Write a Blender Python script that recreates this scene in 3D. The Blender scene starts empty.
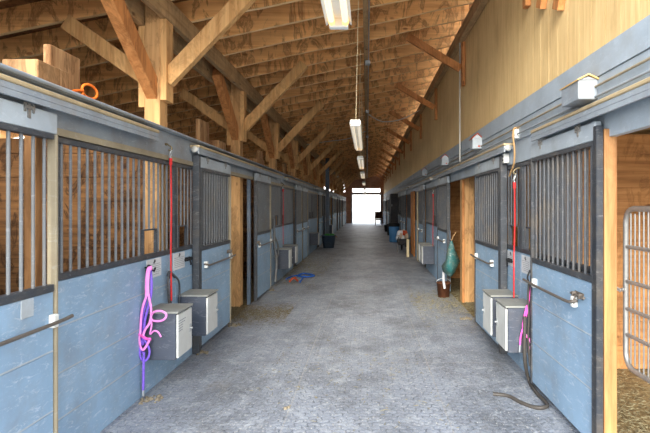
import bpy, math, random
from mathutils import Vector, Matrix
rnd = random.Random(7)
C = bpy.context.scene.collection
HC = 1.60; F = 500.0; U0 = 367.0; V0 = 205.5
WL = 1.88; WR = 1.51
END = 44.0

# ------------------------------------------------------------------ materials
def srgb(r, g, b):
    f = lambda c: (c/255/12.92) if c/255 <= .04045 else ((c/255+.055)/1.055)**2.4
    return (f(r), f(g), f(b), 1)
class NT:
    def __init__(s, name):
        s.m = bpy.data.materials.new(name); s.m.use_nodes = True
        s.t = s.m.node_tree; s.b = s.t.nodes['Principled BSDF']; s.n = s.t.nodes; s.l = s.t.links
    def new(s, typ, **kw):
        x = s.n.new(typ)
        for k, v in kw.items():
            if k in x.inputs.keys() if isinstance(k, str) else False: x.inputs[k].default_value = v
            else: setattr(x, k, v)
        return x
    def pos(s, scale=(1, 1, 1), loc=(0, 0, 0)):
        g = s.n.new('ShaderNodeNewGeometry'); mp = s.n.new('ShaderNodeMapping')
        mp.inputs['Scale'].default_value = scale; mp.inputs['Location'].default_value = loc
        s.l.new(g.outputs['Position'], mp.inputs['Vector']); return mp.outputs['Vector']
    def noise(s, vec, scale=5, detail=4, rough=.6, dist=0):
        n = s.n.new('ShaderNodeTexNoise'); n.inputs['Scale'].default_value = scale
        n.inputs['Detail'].default_value = detail; n.inputs['Roughness'].default_value = rough
        n.inputs['Distortion'].default_value = dist
        s.l.new(vec, n.inputs['Vector']); return n.outputs['Fac']
    def ramp(s, fac, stops, interp='LINEAR'):
        r = s.n.new('ShaderNodeValToRGB'); r.color_ramp.interpolation = interp
        e = r.color_ramp.elements
        while len(e) < len(stops): e.new(.5)
        for i, (p, c) in enumerate(stops):
            e[i].position = p; e[i].color = c if len(c) == 4 else (*c, 1)
        s.l.new(fac, r.inputs['Fac']); return r.outputs['Color']
    def mix(s, a, b, fac, mode='MIX'):
        m = s.n.new('ShaderNodeMix'); m.data_type = 'RGBA'; m.blend_type = mode
        for sock, v in ((m.inputs[0], fac), (m.inputs[6], a), (m.inputs[7], b)):
            if hasattr(v, 'links'): s.l.new(v, sock)
            else: sock.default_value = v
        return m.outputs[2]
    def col(s, c):
        if hasattr(c, 'links'): s.l.new(c, s.b.inputs['Base Color'])
        else: s.b.inputs['Base Color'].default_value = c
    def bump(s, h, strength=.3, dist=.01):
        b = s.n.new('ShaderNodeBump'); b.inputs['Strength'].default_value = strength
        b.inputs['Distance'].default_value = dist
        s.l.new(h, b.inputs['Height']); s.l.new(b.outputs['Normal'], s.b.inputs['Normal'])
    def fin(s, rough=.7, metal=0, spec=.3):
        s.b.inputs['Roughness'].default_value = rough; s.b.inputs['Metallic'].default_value = metal
        s.b.inputs['Specular IOR Level'].default_value = spec; return s.m
M = {}
def wood(name, light, dark, axis='X', stain=.5, rough=.75, knots=True):
    t = NT(name)
    sc = {'X': (.5, 9, 9), 'Y': (9, .5, 9), 'Z': (9, 9, .5)}[axis]
    g = t.noise(t.pos(sc), 2.2, 5, .6, .6)
    c = t.ramp(g, [(.3, dark), (.62, light)])
    big = t.noise(t.pos((1, 1, 1), (3, 1, 2)), 1.3, 3)
    c = t.mix(c, (light[0]*1.25, light[1]*1.2, light[2]*1.1, 1), t.ramp(big, [(.45, (0, 0, 0)), (.7, (.5, .5, .5))]))
    st = t.noise(t.pos((2.6, 2.4, 1.0), (5, 2, 9)), 1.7, 6, .62, 1.8)
    f = t.ramp(st, [(.50, (0, 0, 0)), (.57, (stain*.9, stain*.9, stain*.9)), (.61, (stain*.3,)*3), (.74, (stain, stain, stain))])
    c = t.mix(c, (dark[0]*.38, dark[1]*.35, dark[2]*.35, 1), f)
    if knots:
        v = t.n.new('ShaderNodeTexVoronoi'); v.inputs['Scale'].default_value = 1.0
        ks = {'X': (2.2, 5, 5), 'Y': (5, 2.2, 5), 'Z': (5, 5, 2.2)}[axis]
        t.l.new(t.pos(ks, (.3, .7, .1)), v.inputs['Vector'])
        kf = t.ramp(v.outputs['Distance'], [(.06, (.8, .8, .8)), (.11, (0, 0, 0))])
        c = t.mix(c, (dark[0]*.4, dark[1]*.3, dark[2]*.3, 1), kf)
    t.col(c); t.bump(g, .35, .006)
    M[name] = t.fin(rough, 0, .2)
wood('rafter_wood', srgb(240, 186, 124), srgb(200, 138, 82), 'X', .8)
wood('rafter_edge_bounce', srgb(246, 214, 164), srgb(222, 178, 124), 'X', .1)  # paler, less stained wood; floor bounce painted into the rafter undersides
wood('deck_wood', srgb(140, 100, 66), srgb(96, 64, 40), 'Y', .7)
wood('brace_wood', srgb(222, 178, 122), srgb(184, 136, 84), 'Z', .35)
wood('red_wood', srgb(204, 142, 88), srgb(160, 100, 56), 'Z', .45)
wood('post_wood', srgb(212, 168, 116), srgb(168, 124, 80), 'Z', .45)
wood('beam_wood', srgb(186, 156, 116), srgb(146, 118, 84), 'Y', .35)
wood('block_wood', srgb(176, 138, 98), srgb(122, 84, 52), 'Z', .55)
wood('plank_wood', srgb(176, 128, 80), srgb(128, 86, 50), 'X', .4)
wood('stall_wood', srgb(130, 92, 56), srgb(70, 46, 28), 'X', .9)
wood('gable_wood', srgb(176, 132, 106), srgb(140, 100, 78), 'X', .3)
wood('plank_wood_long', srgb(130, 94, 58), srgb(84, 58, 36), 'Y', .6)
wood('jamb_wood', srgb(184, 136, 90), srgb(150, 102, 62), 'Z', .25)
wood('ply', srgb(206, 170, 112), srgb(182, 142, 88), 'Z', .15, knots=False)
wood('dark_wood', srgb(104, 66, 44), srgb(70, 42, 28), 'Z', .4)

def painted(name, c, scuff=(.75, .8, .84), amount=.5, dirt=.3, boards=None, rough=.6, var=.82, dirtcol=(.22, .17, .11, 1)):
    t = NT(name)
    a = t.noise(t.pos((1, 1, 1)), 2.3, 5)
    cc = t.ramp(a, [(.3, (c[0]*var, c[1]*var, c[2]*var)), (.7, (c[0]*1.1, c[1]*1.1, c[2]*1.08))])
    s = t.noise(t.pos((3, 3, 10)), 3.0, 9, .82, .8)
    cc = t.mix(cc, (*scuff, 1), t.ramp(s, [(.54, (0, 0, 0)), (.70, (amount,)*3)]))
    d = t.noise(t.pos((2, 2, 2), (9, 4, 1)), 1.6, 7, .7)
    cc = t.mix(cc, dirtcol, t.ramp(d, [(.48, (0, 0, 0)), (.75, (dirt,)*3)]))
    t.col(cc); t.bump(a, .12, .004)
    M[name] = t.fin(rough, 0, .35)
painted('blue_paint', srgb(140, 168, 194), amount=.65, dirt=.3)
painted('blue_paint_dark', srgb(88, 104, 122), amount=.25, dirt=.45)
painted('grey_paint', srgb(148, 156, 164), amount=.3, dirt=.5)
painted('fascia_paint', srgb(164, 176, 187), amount=.3, dirt=.3)
painted('pale_paint', srgb(172, 182, 190), amount=.35, dirt=.35)
painted('tan_edge', srgb(186, 166, 130), amount=.2, dirt=.65)
painted('strip_edge', srgb(158, 146, 122), amount=.2, dirt=.7)
painted('steel_dark', srgb(62, 66, 72), scuff=(.45, .45, .45), amount=.4, dirt=.35, rough=.45)
painted('bar_dark', srgb(84, 87, 92), scuff=(.4, .38, .36), amount=.4, dirt=.6, rough=.4)
painted('post_black', srgb(46, 50, 57), scuff=(.4, .38, .36), amount=.35, dirt=.35, rough=.45)
painted('bar_steel', srgb(112, 115, 118), scuff=(.5, .5, .5), amount=.4, dirt=.5, rough=.4)
painted('box_grey', srgb(68, 74, 87), scuff=(.4, .42, .45), amount=.3, dirt=.15, rough=.55)
painted('box_lid', srgb(136, 138, 134), scuff=(.5, .5, .48), amount=.5, dirt=.3)
painted('box_door', srgb(204, 206, 204), scuff=(.5, .5, .5), amount=.2, dirt=.15)
painted('white_card', srgb(205, 208, 212), amount=.1, dirt=.1)
painted('white_enamel', srgb(225, 225, 220), amount=.1, dirt=.12, rough=.35)
painted('pipe_white', srgb(196, 196, 190), amount=.3, dirt=.4, rough=.4)
painted('cream', srgb(222, 205, 165), amount=.2, dirt=.2)
painted('charcoal', srgb(52, 54, 60), scuff=(.3, .3, .3), amount=.25, dirt=.2)
painted('bin_blue', srgb(70, 130, 185), amount=.2, dirt=.1)
painted('bin_grey', srgb(66, 84, 104), amount=.2, dirt=.2)
painted('burlap', srgb(196, 172, 150), scuff=(.8, .78, .74), amount=.5, dirt=.6, dirtcol=(.16, .05, .03, 1))
def plain(name, c, rough=.6, metal=0, spec=.3):
    t = NT(name)
    a = t.noise(t.pos((1, 1, 1)), 30, 3)
    t.col(t.ramp(a, [(.3, (c[0]*.85, c[1]*.85, c[2]*.85)), (.7, (c[0]*1.08, c[1]*1.08, c[2]*1.08))]))
    M[name] = t.fin(rough, metal, spec)
plain('galv', srgb(150, 148, 144), .4, .6)
plain('zinc', srgb(180, 184, 186), .4, .6)
plain('handle_steel', srgb(120, 112, 104), .45, .5)
plain('black', srgb(30, 31, 34), .5)
plain('red_strap', srgb(214, 52, 52), .7)
plain('pink', srgb(236, 140, 210), .7)
plain('magenta', srgb(232, 90, 180), .7)
plain('purple', srgb(128, 96, 205), .8)
plain('orange', srgb(240, 120, 40), .7)
plain('rope_tan', srgb(168, 134, 92), .85)
painted('teal', srgb(40, 98, 98), scuff=(.5, .52, .5), amount=.9, dirt=.8)
plain('hay_dark', srgb(104, 94, 72), .9)
plain('green', srgb(60, 140, 60), .8)
plain('royal_blue', srgb(35, 90, 175), .8)
plain('hose', srgb(70, 66, 62), .5)
plain('brass', srgb(140, 125, 95), .4, .7)
plain('rust_red', srgb(176, 74, 44), .7)
plain('mark', srgb(60, 62, 70), .8)
plain('ink', srgb(140, 144, 150), .8)
plain('hay', srgb(132, 124, 96), .9)
plain('dust', srgb(130, 120, 102), .95)
def siding_mat():
    t = NT('tan_siding')
    g = t.noise(t.pos((10, 10, .6)), 3, 6, .65, .4)
    c = t.ramp(g, [(.3, srgb(206, 170, 114)), (.65, srgb(234, 202, 146))])
    b = t.noise(t.pos((1, .8, .9), (2, 5, 1)), 1.2, 5, .6)
    c = t.mix(c, srgb(242, 212, 154), t.ramp(b, [(.4, (0, 0, 0)), (.65, (.6, .6, .6))]))
    d = t.noise(t.pos((1, 1.5, .5), (7, 2, 3)), 1.7, 6, .7)
    c = t.mix(c, srgb(150, 110, 62), t.ramp(d, [(.56, (0, 0, 0)), (.8, (.5, .5, .5))]))
    t.col(c); t.bump(g, .3, .006); M['tan_siding'] = t.fin(.7, 0, .25)
siding_mat()
def floor_mat():
    t = NT('rubber_pavers')
    # wavy (dog-bone) pavers: distort the lookup with a sine before the brick texture
    g = t.n.new('ShaderNodeNewGeometry'); sep = t.n.new('ShaderNodeSeparateXYZ'); t.l.new(g.outputs['Position'], sep.inputs[0])
    def mth(op, a, b=None, c=None):
        m = t.n.new('ShaderNodeMath'); m.operation = op
        for i, v in enumerate((a, b, c)):
            if v is None: continue
            if hasattr(v, 'links'): t.l.new(v, m.inputs[i])
            else: m.inputs[i].default_value = v
        return m.outputs[0]
    X, Y = sep.outputs[0], sep.outputs[1]
    sx = mth('MULTIPLY_ADD', mth('SINE', mth('MULTIPLY', Y, 2*math.pi/.11)), .008, X)
    sy = mth('MULTIPLY_ADD', mth('SINE', mth('MULTIPLY', X, 2*math.pi/.09)), .010, Y)
    cmb = t.n.new('ShaderNodeCombineXYZ'); t.l.new(sx, cmb.inputs[0]); t.l.new(sy, cmb.inputs[1])
    def brick(w, h, mo, vec):
        br = t.n.new('ShaderNodeTexBrick'); t.l.new(vec, br.inputs['Vector'])
        br.inputs['Scale'].default_value = 1; br.inputs['Brick Width'].default_value = w; br.inputs['Row Height'].default_value = h
        br.inputs['Mortar Size'].default_value = mo; br.inputs['Mortar Smooth'].default_value = .5
        return br
    br = brick(.095, .055, .007, cmb.outputs[0])
    br.inputs['Color1'].default_value = srgb(134, 141, 153); br.inputs['Color2'].default_value = srgb(154, 161, 172)
    br.inputs['Mortar'].default_value = srgb(92, 98, 108)
    n0 = t.noise(t.pos((1, 1, 1), (2, 2, 0)), 9, 6, .8)
    c = t.mix(br.outputs['Color'], srgb(140, 147, 159), t.ramp(n0, [(.38, (0, 0, 0)), (.55, (.85, .85, .85))]))
    n1 = t.noise(t.pos((1, .6, 1)), 1.4, 9, .7)
    c = t.mix(c, srgb(84, 88, 94), t.ramp(n1, [(.44, (.0, .0, .0)), (.64, (.75, .75, .75))]))
    n2 = t.noise(t.pos((1, .8, 1), (4, 3, 0)), 6.5, 10, .8, .8)
    c = t.mix(c, srgb(190, 194, 200), t.ramp(n2, [(.50, (0, 0, 0)), (.66, (.5, .5, .5))]))
    n3 = t.noise(t.pos((1.6, 1, 1), (1, 8, 0)), 30, 6, .85, .5)
    c = t.mix(c, srgb(226, 222, 212), t.ramp(n3, [(.56, (0, 0, 0)), (.66, (.85, .85, .85))]))
    n5 = t.noise(t.pos((1, 1, 1), (11, 8, 0)), 22, 5, .8)
    c = t.mix(c, srgb(52, 52, 54), t.ramp(n5, [(.57, (0, 0, 0)), (.68, (.8, .8, .8))]))
    n4 = t.noise(t.pos((1, .35, 1), (5, 8, 0)), 1.5, 6, .75)
    c = t.mix(c, srgb(104, 92, 70), t.ramp(n4, [(.58, (0, 0, 0)), (.74, (.5, .5, .5))]))
    mat_ = brick(1.22, 1.83, .008, t.pos((1, 1, 1), (.61, .4, 0))); mat_.offset = 0
    c = t.mix(c, srgb(170, 166, 158), mth('MULTIPLY', mat_.outputs['Fac'], .35))
    t.col(c)
    inv = mth('SUBTRACT', 1.0, br.outputs['Fac'])
    hh = mth('ADD', mth('MULTIPLY', inv, .7), mth('MULTIPLY', n3, .9))
    t.bump(hh, .8, .007); M['rubber_pavers'] = t.fin(.5, 0, .35)
floor_mat()
def dirt_mat(name, a, b, sc):
    t = NT(name); n = t.noise(t.pos(), sc, 8, .75); t.col(t.ramp(n, [(.35, a), (.65, b)])); t.bump(n, .8, .03)
    M[name] = t.fin(.95, 0, .1)
dirt_mat('bedding', srgb(98, 82, 58), srgb(168, 148, 108), 18)
dirt_mat('gravel', srgb(150, 146, 138), srgb(176, 172, 164), 9)
def emis(name, c, s):
    t = NT(name); t.col(c); t.b.inputs['Emission Color'].default_value = c; t.b.inputs['Emission Strength'].default_value = s
    M[name] = t.fin(.3)
emis('tube_glow', (1, .88, .70, 1), .25)
emis('tube_tip', (1, .62, .2, 1), .6)

# ------------------------------------------------------------------ mesh helpers
class MB:
    def __init__(s): s.v = []; s.f = []; s.mi = []; s.sm = []
    def add(s, vs, fs, smooth=False, mi=0):
        o = len(s.v); s.v += [tuple(v) for v in vs]
        for f in fs: s.f.append([i+o for i in f]); s.mi.append(mi); s.sm.append(smooth)
        return s
    def box(s, x0, x1, y0, y1, z0, z1, mi=0, ch=0.0):
        x0, x1 = sorted((x0, x1)); y0, y1 = sorted((y0, y1)); z0, z1 = sorted((z0, z1))
        if ch <= 0:
            vs = [(x, y, z) for z in (z0, z1) for y in (y0, y1) for x in (x0, x1)]
            s.add(vs, [(0, 2, 3, 1), (4, 5, 7, 6), (0, 1, 5, 4), (2, 6, 7, 3), (0, 4, 6, 2), (1, 3, 7, 5)], mi=mi); return s
        c = min(ch, (x1-x0)/3, (y1-y0)/3, (z1-z0)/3)
        import bmesh
        bm = bmesh.new(); bmesh.ops.create_cube(bm, size=1)
        for v in bm.verts:
            v.co = Vector(((x0+x1)/2+v.co.x*(x1-x0), (y0+y1)/2+v.co.y*(y1-y0), (z0+z1)/2+v.co.z*(z1-z0)))
        bmesh.ops.bevel(bm, geom=bm.edges[:], offset=c, segments=1, affect='EDGES')
        bm.verts.index_update()
        s.add([v.co[:] for v in bm.verts], [[v.index for v in f.verts] for f in bm.faces], mi=mi); bm.free(); return s
    def beam(s, p, q, w, h, up=(0, 0, 1), mi=0, cut=None):
        """bar from p to q; w across, h in the 'up' sense"""
        p = Vector(p); q = Vector(q); d = (q-p).normalized(); a = d.cross(Vector(up))
        if a.length < 1e-4: a = d.cross(Vector((0, 1, 0)))
        a.normalize(); b = a.cross(d)
        vs = [o + a*sa*w/2 + b*sb*h/2 for o in (p, q) for sa, sb in ((-1, -1), (1, -1), (1, 1), (-1, 1))]
        s.add(vs, [(3, 2, 1, 0), (4, 5, 6, 7), (0, 1, 5, 4), (1, 2, 6, 5), (2, 3, 7, 6), (3, 0, 4, 7)], mi=mi); return s
    def tube(s, pts, r, n=8, mi=0, closed=False, flat=None, up=None):
        pts = [Vector(p) for p in pts]; N = len(pts); rings = []
        pn = None
        for i, p in enumerate(pts):
            if closed: d = pts[(i+1) % N]-pts[i-1]
            else: d = pts[min(i+1, N-1)]-pts[max(i-1, 0)]
            d.normalize()
            if up is not None: a = d.cross(Vector(up)) if d.cross(Vector(up)).length > .02 else Vector((0, 0, 1)).cross(Vector(up))
            elif pn is None:
                a = d.cross(Vector((0, 0, 1)));
                if a.length < .05: a = d.cross(Vector((0, 1, 0)))
            else: a = pn-d*pn.dot(d)
            a.normalize(); pn = a; b = d.cross(a)
            rr = r[i] if isinstance(r, (list, tuple)) else r
            fl = flat or 1
            rings.append([p+a*math.cos(2*math.pi*k/n)*rr*fl+b*math.sin(2*math.pi*k/n)*rr for k in range(n)])
        vs = [v for rg in rings for v in rg]; fs = []
        for i in range(N if closed else N-1):
            j = (i+1) % N
            for k in range(n): fs.append((i*n+k, i*n+(k+1) % n, j*n+(k+1) % n, j*n+k))
        s.add(vs, fs, True, mi)
        if not closed:
            s.add(rings[0], [tuple(range(n))[::-1]], mi=mi); s.add(rings[-1], [tuple(range(n))], mi=mi)
        return s
    def lathe(s, prof, c, n=20, mi=0):
        """prof = [(r, z)...] about the vertical axis through c"""
        vs = []; fs = []
        for r, z in prof:
            for k in range(n): vs.append((c[0]+r*math.cos(2*math.pi*k/n), c[1]+r*math.sin(2*math.pi*k/n), c[2]+z))
        for i in range(len(prof)-1):
            for k in range(n): fs.append((i*n+k, i*n+(k+1) % n, (i+1)*n+(k+1) % n, (i+1)*n+k))
        s.add(vs, fs, True, mi); return s
    def build(s, name, mat, parent=None, bevel=0, loc=None):
        me = bpy.data.meshes.new(name); me.from_pydata(s.v, [], s.f)
        mats = mat if isinstance(mat, (list, tuple)) else [mat]
        for m in mats: me.materials.append(M[m])
        for p, mi, sm in zip(me.polygons, s.mi, s.sm): p.material_index = mi; p.use_smooth = sm
        me.update(); o = bpy.data.objects.new(name, me); C.objects.link(o)
        if parent: o.parent = parent
        if loc: o.location = loc
        return o
def smooth(pts, k=6, closed=False):
    P = [Vector(p) for p in pts]; N = len(P); out = []
    rng = range(N if closed else N-1)
    for i in rng:
        p0 = P[i-1] if (closed or i > 0) else P[0]; p1 = P[i]; p2 = P[(i+1) % N]
        p3 = P[(i+2) % N] if (closed or i+2 < N) else P[-1]
        for j in range(k):
            t = j/k
            out.append(.5*((2*p1)+(p2-p0)*t+(2*p0-5*p1+4*p2-p3)*t*t+(3*p1-p0-3*p2+p3)*t**3))
    if not closed: out.append(P[-1])
    return out
def tag(o, label, cat, group=None, kind=None):
    o['label'] = label; o['category'] = cat
    if group: o['group'] = group
    if kind: o['kind'] = kind
    return o
def thing(name, label, cat, loc=(0, 0, 0), group=None):
    o = bpy.data.objects.new(name, None); o.empty_display_size = .1; C.objects.link(o); o.location = loc
    return tag(o, label, cat, group)
def struct(name, mb, mat):
    o = mb.build(name, mat); o['kind'] = 'structure'; return o
def dup(root, loc, label, keep=None, group=None):
    r = root.copy(); C.objects.link(r); r.location = loc; r['label'] = label
    if group: r['group'] = group
    for ch in root.children:
        c = ch.copy(); C.objects.link(c); c.parent = r
        for g in ch.children:
            d = g.copy(); C.objects.link(d); d.parent = c
    return r
ORD = ['first', 'second', 'third', 'fourth', 'fifth', 'sixth', 'seventh', 'eighth', 'ninth', 'tenth', 'eleventh', 'twelfth',
       'thirteenth', 'fourteenth', 'fifteenth', 'sixteenth', 'seventeenth', 'eighteenth', 'nineteenth', 'twentieth']

# ------------------------------------------------------------------ setting
P = [1.87+3.05*k for k in range(15)]                   # post lines along the barn
LAST = P[-1]                                           # 44.57
def zr(x): return 3.63+.209*(x+1.95)                   # underside of the rafters

b = MB(); b.box(-WL-.02, WR+.02, .3, LAST+.1, -.05, 0); struct('floor', b, 'rubber_pavers')
b = MB(); b.box(-5.7, -WL-.02, 1.6, LAST, -.06, -.012); struct('floor_left', b, 'bedding')
b = MB(); b.box(WR+.02, 5.3, 1.0, LAST, -.06, -.012); struct('floor_right', b, 'bedding')
b = MB(); b.box(-60, 60, -30, 140, -.2, -.1); struct('floor_outside', b, 'gravel')
# roof deck above the rafters
def slab(x0, x1, y0, y1, dz0, dz1):
    m = MB(); vs = []
    for z in (dz0, dz1):
        for y in (y0, y1):
            for x in (x0, x1): vs.append((x, y, zr(x)+z))
    m.add(vs, [(0, 2, 3, 1), (4, 5, 7, 6), (0, 1, 5, 4), (2, 6, 7, 3), (0, 4, 6, 2), (1, 3, 7, 5)]); return m
struct('ceiling', slab(-6.4, 1.66, 2.2, LAST+.3, .245, .285), 'deck_wood')
# left outer wall with openings that let daylight into the stalls
b = MB()
b.box(-5.72, -5.6, 1.6, LAST, -.05, 1.25); b.box(-5.72, -5.6, 1.6, LAST, 2.1, 2.55)
for k in range(14):
    b.box(-5.72, -5.6, P[k]-1.1, P[k]+1.1, 1.25, 2.1)
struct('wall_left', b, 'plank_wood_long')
# right: siding above the stall fronts, grooved
b = MB(); b.box(WR+.02, WR+.05, 1.2, LAST, 2.55, 4.36)
y = 1.2
while y < LAST:
    b.box(WR, WR+.02, y, min(y+.192, LAST), 2.55, 4.32); y += .197
struct('wall_right', b, 'tan_siding')
b = MB(); b.box(WR+.05, 5.2, 1.2, LAST, 2.36, 2.40); struct('ceiling_right', b, 'ply')
b = MB(); b.box(5.2, 5.3, 1.2, LAST, -.05, 1.3); b.box(5.2, 5.3, 1.2, LAST, 2.1, 2.4)
for k in range(14): b.box(5.2, 5.3, P[k]-.7, P[k]+.7, 1.3, 2.1)
struct('wall_right_outer', b, 'plank_wood_long')
# end wall with the bright gateway
b = MB()
OL, OR = -1.30, 1.18
def gz(x): return zr(x)+.24
b.box(-5.6, OL, LAST, LAST+.12, -.05, 2.6); b.box(OR, 5.2, LAST, LAST+.12, -.05, 2.4)
b.box(OL, OR, LAST, LAST+.12, 2.55, 2.78)
b.box(-5.6, OL-.0, LAST, LAST+.12, 2.6, 2.8); 
b.box(-1.95, OL, LAST, LAST+.12, 2.8, 3.12); b.box(OR, WR, LAST, LAST+.12, 2.4, 3.12)
vs = [(x, yy, z) for yy in (LAST, LAST+.12) for x, z in ((-1.95, 3.12), (WR, 3.12), (WR, gz(WR)), (-1.95, gz(-1.95)))]
b.add(vs, [(0, 1, 2, 3), (7, 6, 5, 4), (0, 4, 5, 1), (2, 6, 7, 3), (1, 5, 6, 2), (0, 3, 7, 4)])
struct('wall_end', b, 'gable_wood')
b = MB(); b.box(OL-.1, OL, LAST-.06, LAST, 0, 2.55); b.box(OR, OR+.1, LAST-.06, LAST, 0, 2.55); b.box(OL-.1, OR+.1, LAST-.06, LAST, 2.55, 2.68)
struct('trim_1', b, 'grey_paint')
# header and cap on the left
b = MB(); b.box(-WL-.05, -WL, 1.6, LAST-.1, 2.07, 2.283); struct('trim_2', b, 'grey_paint')
b = MB(); b.box(-WL-.05, -WL+.012, 1.6, LAST-.1, 2.025, 2.069); struct('trim_3', b, 'strip_edge')
b = MB(); b.box(-WL-.30, -WL+.03, 1.6, LAST-.1, 2.285, 2.312); struct('trim_4', b, 'grey_paint')
# fascia boards on the right
b = MB(); b.box(WR-.03, WR+.05, 1.2, LAST-.1, 2.43, 2.60); struct('trim_5', b, 'fascia_paint')
b = MB(); b.box(WR-.02, WR+.05, 1.2, LAST-.1, 2.25, 2.426); struct('trim_6', b, 'fascia_paint')
b = MB(); b.box(WR-.0, WR+.05, 1.2, LAST-.1, 2.03, 2.248); struct('trim_7', b, 'fascia_paint')

# partitions between the stalls (solid plank walls)
def partition(x0, x1, y, ztop, seed):
    m = MB(); z = 0.0; r = random.Random(seed)
    while z < ztop-.01:
        h = min(.235, ztop-z); o = r.uniform(-.004, .004)
        m.box(x0, x1, y-.02+o, y+.02+o, z, z+h-.008); z += .235
    m.box(x0, x1, y-.008, y+.008, 0, ztop)
    return m
n = 0
for k in range(0, 14):
    n += 1; struct('wall_partition_left_%d' % n, partition(-5.6, -WL-.30, P[k]-(.1 if k == 0 else 0), 2.26 if k else 3.0, k), 'stall_wood')  # nearest one is out of view, added and raised to keep sun off the stall
for k in range(1, 14):
    struct('wall_partition_right_%d' % k, partition(WR+.30, 5.2, P[k], 2.3, 40+k), 'plank_wood')

# ------------------------------------------------------------------ roof frame
# rafters
ys = []; y = 2.5
while y < LAST-.2: ys.append(y); y += .61
rm = []
for v in range(4):
    m = MB(); NS = 24; r = random.Random(v)
    vs = []; fs = []
    x0, x1 = -6.3, 1.50
    for i in range(NS+1):
        x = x0+(x1-x0)*i/NS; w = .006*math.sin(i*.9+v*2)+r.uniform(-.004, .004)
        for yy in (-.024, .024):
            vs.append((x, yy, zr(x)+w)); vs.append((x, yy, zr(x)+.243))
    for i in range(NS):
        a = i*4; c = a+4
        fs += [(a, c, c+1, a+1), (a+2, a+3, c+3, c+2), (a, a+2, c+2, c), (a+1, c+1, c+3, a+3)]
    fs += [(0, 1, 3, 2), (NS*4, NS*4+2, NS*4+3, NS*4+1)]
    m.add(vs, fs); rm.append(m)
    for j in range(NS): m.mi[j*4+2] = 1  # underside faces get the painted bounce tone
proto = [rm[v].build('roof_rafter', ['rafter_wood', 'rafter_edge_bounce']) for v in range(4)]
for i, y in enumerate(ys):
    if i < 4: o = proto[i]
    else: o = proto[i % 4].copy(); C.objects.link(o)
    o.location = (0, y, 0)
    if i < 20: lab = 'brown sloping roof rafter, %s one from the camera' % ORD[i]
    else: lab = 'sloping roof rafter in the dim far stretch of the barn roof'
    tag(o, lab, 'rafter', 'roof rafters across the aisle')
# left twin beam
g = 'twin beams on the left posts'
b = MB(); b.box(-WL-.115, -WL-.055, 2.3, LAST-.15, 3.41, 3.625, ch=.004)
tag(b.build('roof_beam', 'beam_wood'), 'long grey-brown timber beam along the aisle side of the left posts', 'beam', g)
b = MB(); b.box(-WL-.335, -WL-.275, 2.3, LAST-.15, 3.34, 3.555, ch=.004)
tag(b.build('roof_beam', 'beam_wood'), 'long timber beam along the stall side of the left posts, behind its twin', 'beam', g)
b = MB(); b.box(WR-.10, WR-.01, 2.3, LAST-.15, 4.12, 4.30, ch=.004)
tag(b.build('ledger_beam', 'beam_wood'), 'long timber ledger under the rafters at the top of the tan wall', 'beam')

# left posts with braces
PX0, PX1 = -WL-.27, -WL-.12
def make_post():
    t = thing('roof_post', '', 'post', (0, 0, 0), 'wooden posts in the left stall row')
    m = MB(); m.box(PX0, PX1, -.095, .095, 0, 3.58, ch=.006); m.build('post', 'post_wood', t)
    m = MB(); m.box(PX1, PX1+.06, -.09, .09, 2.62, 3.408, ch=.004); m.build('cleat', 'brace_wood', t)
    m = MB(); m.box(PX0-.06, PX0, -.09, .09, 2.55, 3.338, ch=.004); m.build('cleat', 'brace_wood', t)
    m = MB(); m.beam((PX0+.075, -.02, 2.68), (PX0+.075, -1.08, 3.45), .10, .17); o = m.build('front_brace', 'red_wood', t)
    o['label'] = 'reddish brown knee brace rising toward the camera'
    m = MB(); m.beam((PX1+.03, .0, 2.83), (PX1+1.0, .0, zr(PX1+1.0)+.02), .15, .09, up=(0, 1, 0)); m.build('aisle_brace', 'brace_wood', t)
    m = MB(); m.beam((PX0-.03, .0, 2.86), (PX0-.80, .0, zr(PX0-.8)-.02), .15, .09, up=(0, 1, 0)); m.build('stall_brace', 'brace_wood', t)
    return t
p0 = None
for k in range(1, 14):
    lab = 'knee-braced wooden roof post in the left row, %s from the camera' % ORD[k-1]
    if p0 is None: p0 = make_post(); p0.location = (0, P[k], 0); p0['label'] = lab
    else: dup(p0, (0, P[k], 0), lab)
# right knee braces
def make_rbrace():
    t = thing('knee_brace', '', 'brace', (0, 0, 0), 'knee braces on the tan wall')
    m = MB(); m.box(WR-.055, WR-.003, -.045, .045, 3.44, 4.11, ch=.004); m.build('wall_cleat', 'red_wood', t)
    m = MB(); m.beam((WR-.07, 0, 3.70), (.62, 0, zr(.62)+.03), .11, .06, up=(0, 1, 0)); m.build('strut', 'red_wood', t)
    return t
r0 = None
for k in range(1, 14):
    lab = 'slanted knee brace on the tan wall, %s from the camera' % ORD[k-1]
    y = P[k]-.28
    if r0 is None: r0 = make_rbrace(); r0.location = (0, y, 0); r0['label'] = lab
    else: dup(r0, (0, y, 0), lab)
for i, (y, z) in enumerate(((4.24, 3.28), (3.86, 3.12))):
    m = MB(); m.beam((WR-.03, y+.02, z), (WR-.03, y-.35, z+.75), .05, .12)
    tag(m.build('wall_brace', 'red_wood'), ['brown board end hanging down the tan wall at the top edge, the farther one',
        'brown board end hanging down the tan wall at the top edge, the nearer one'][i], 'brace')

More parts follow.
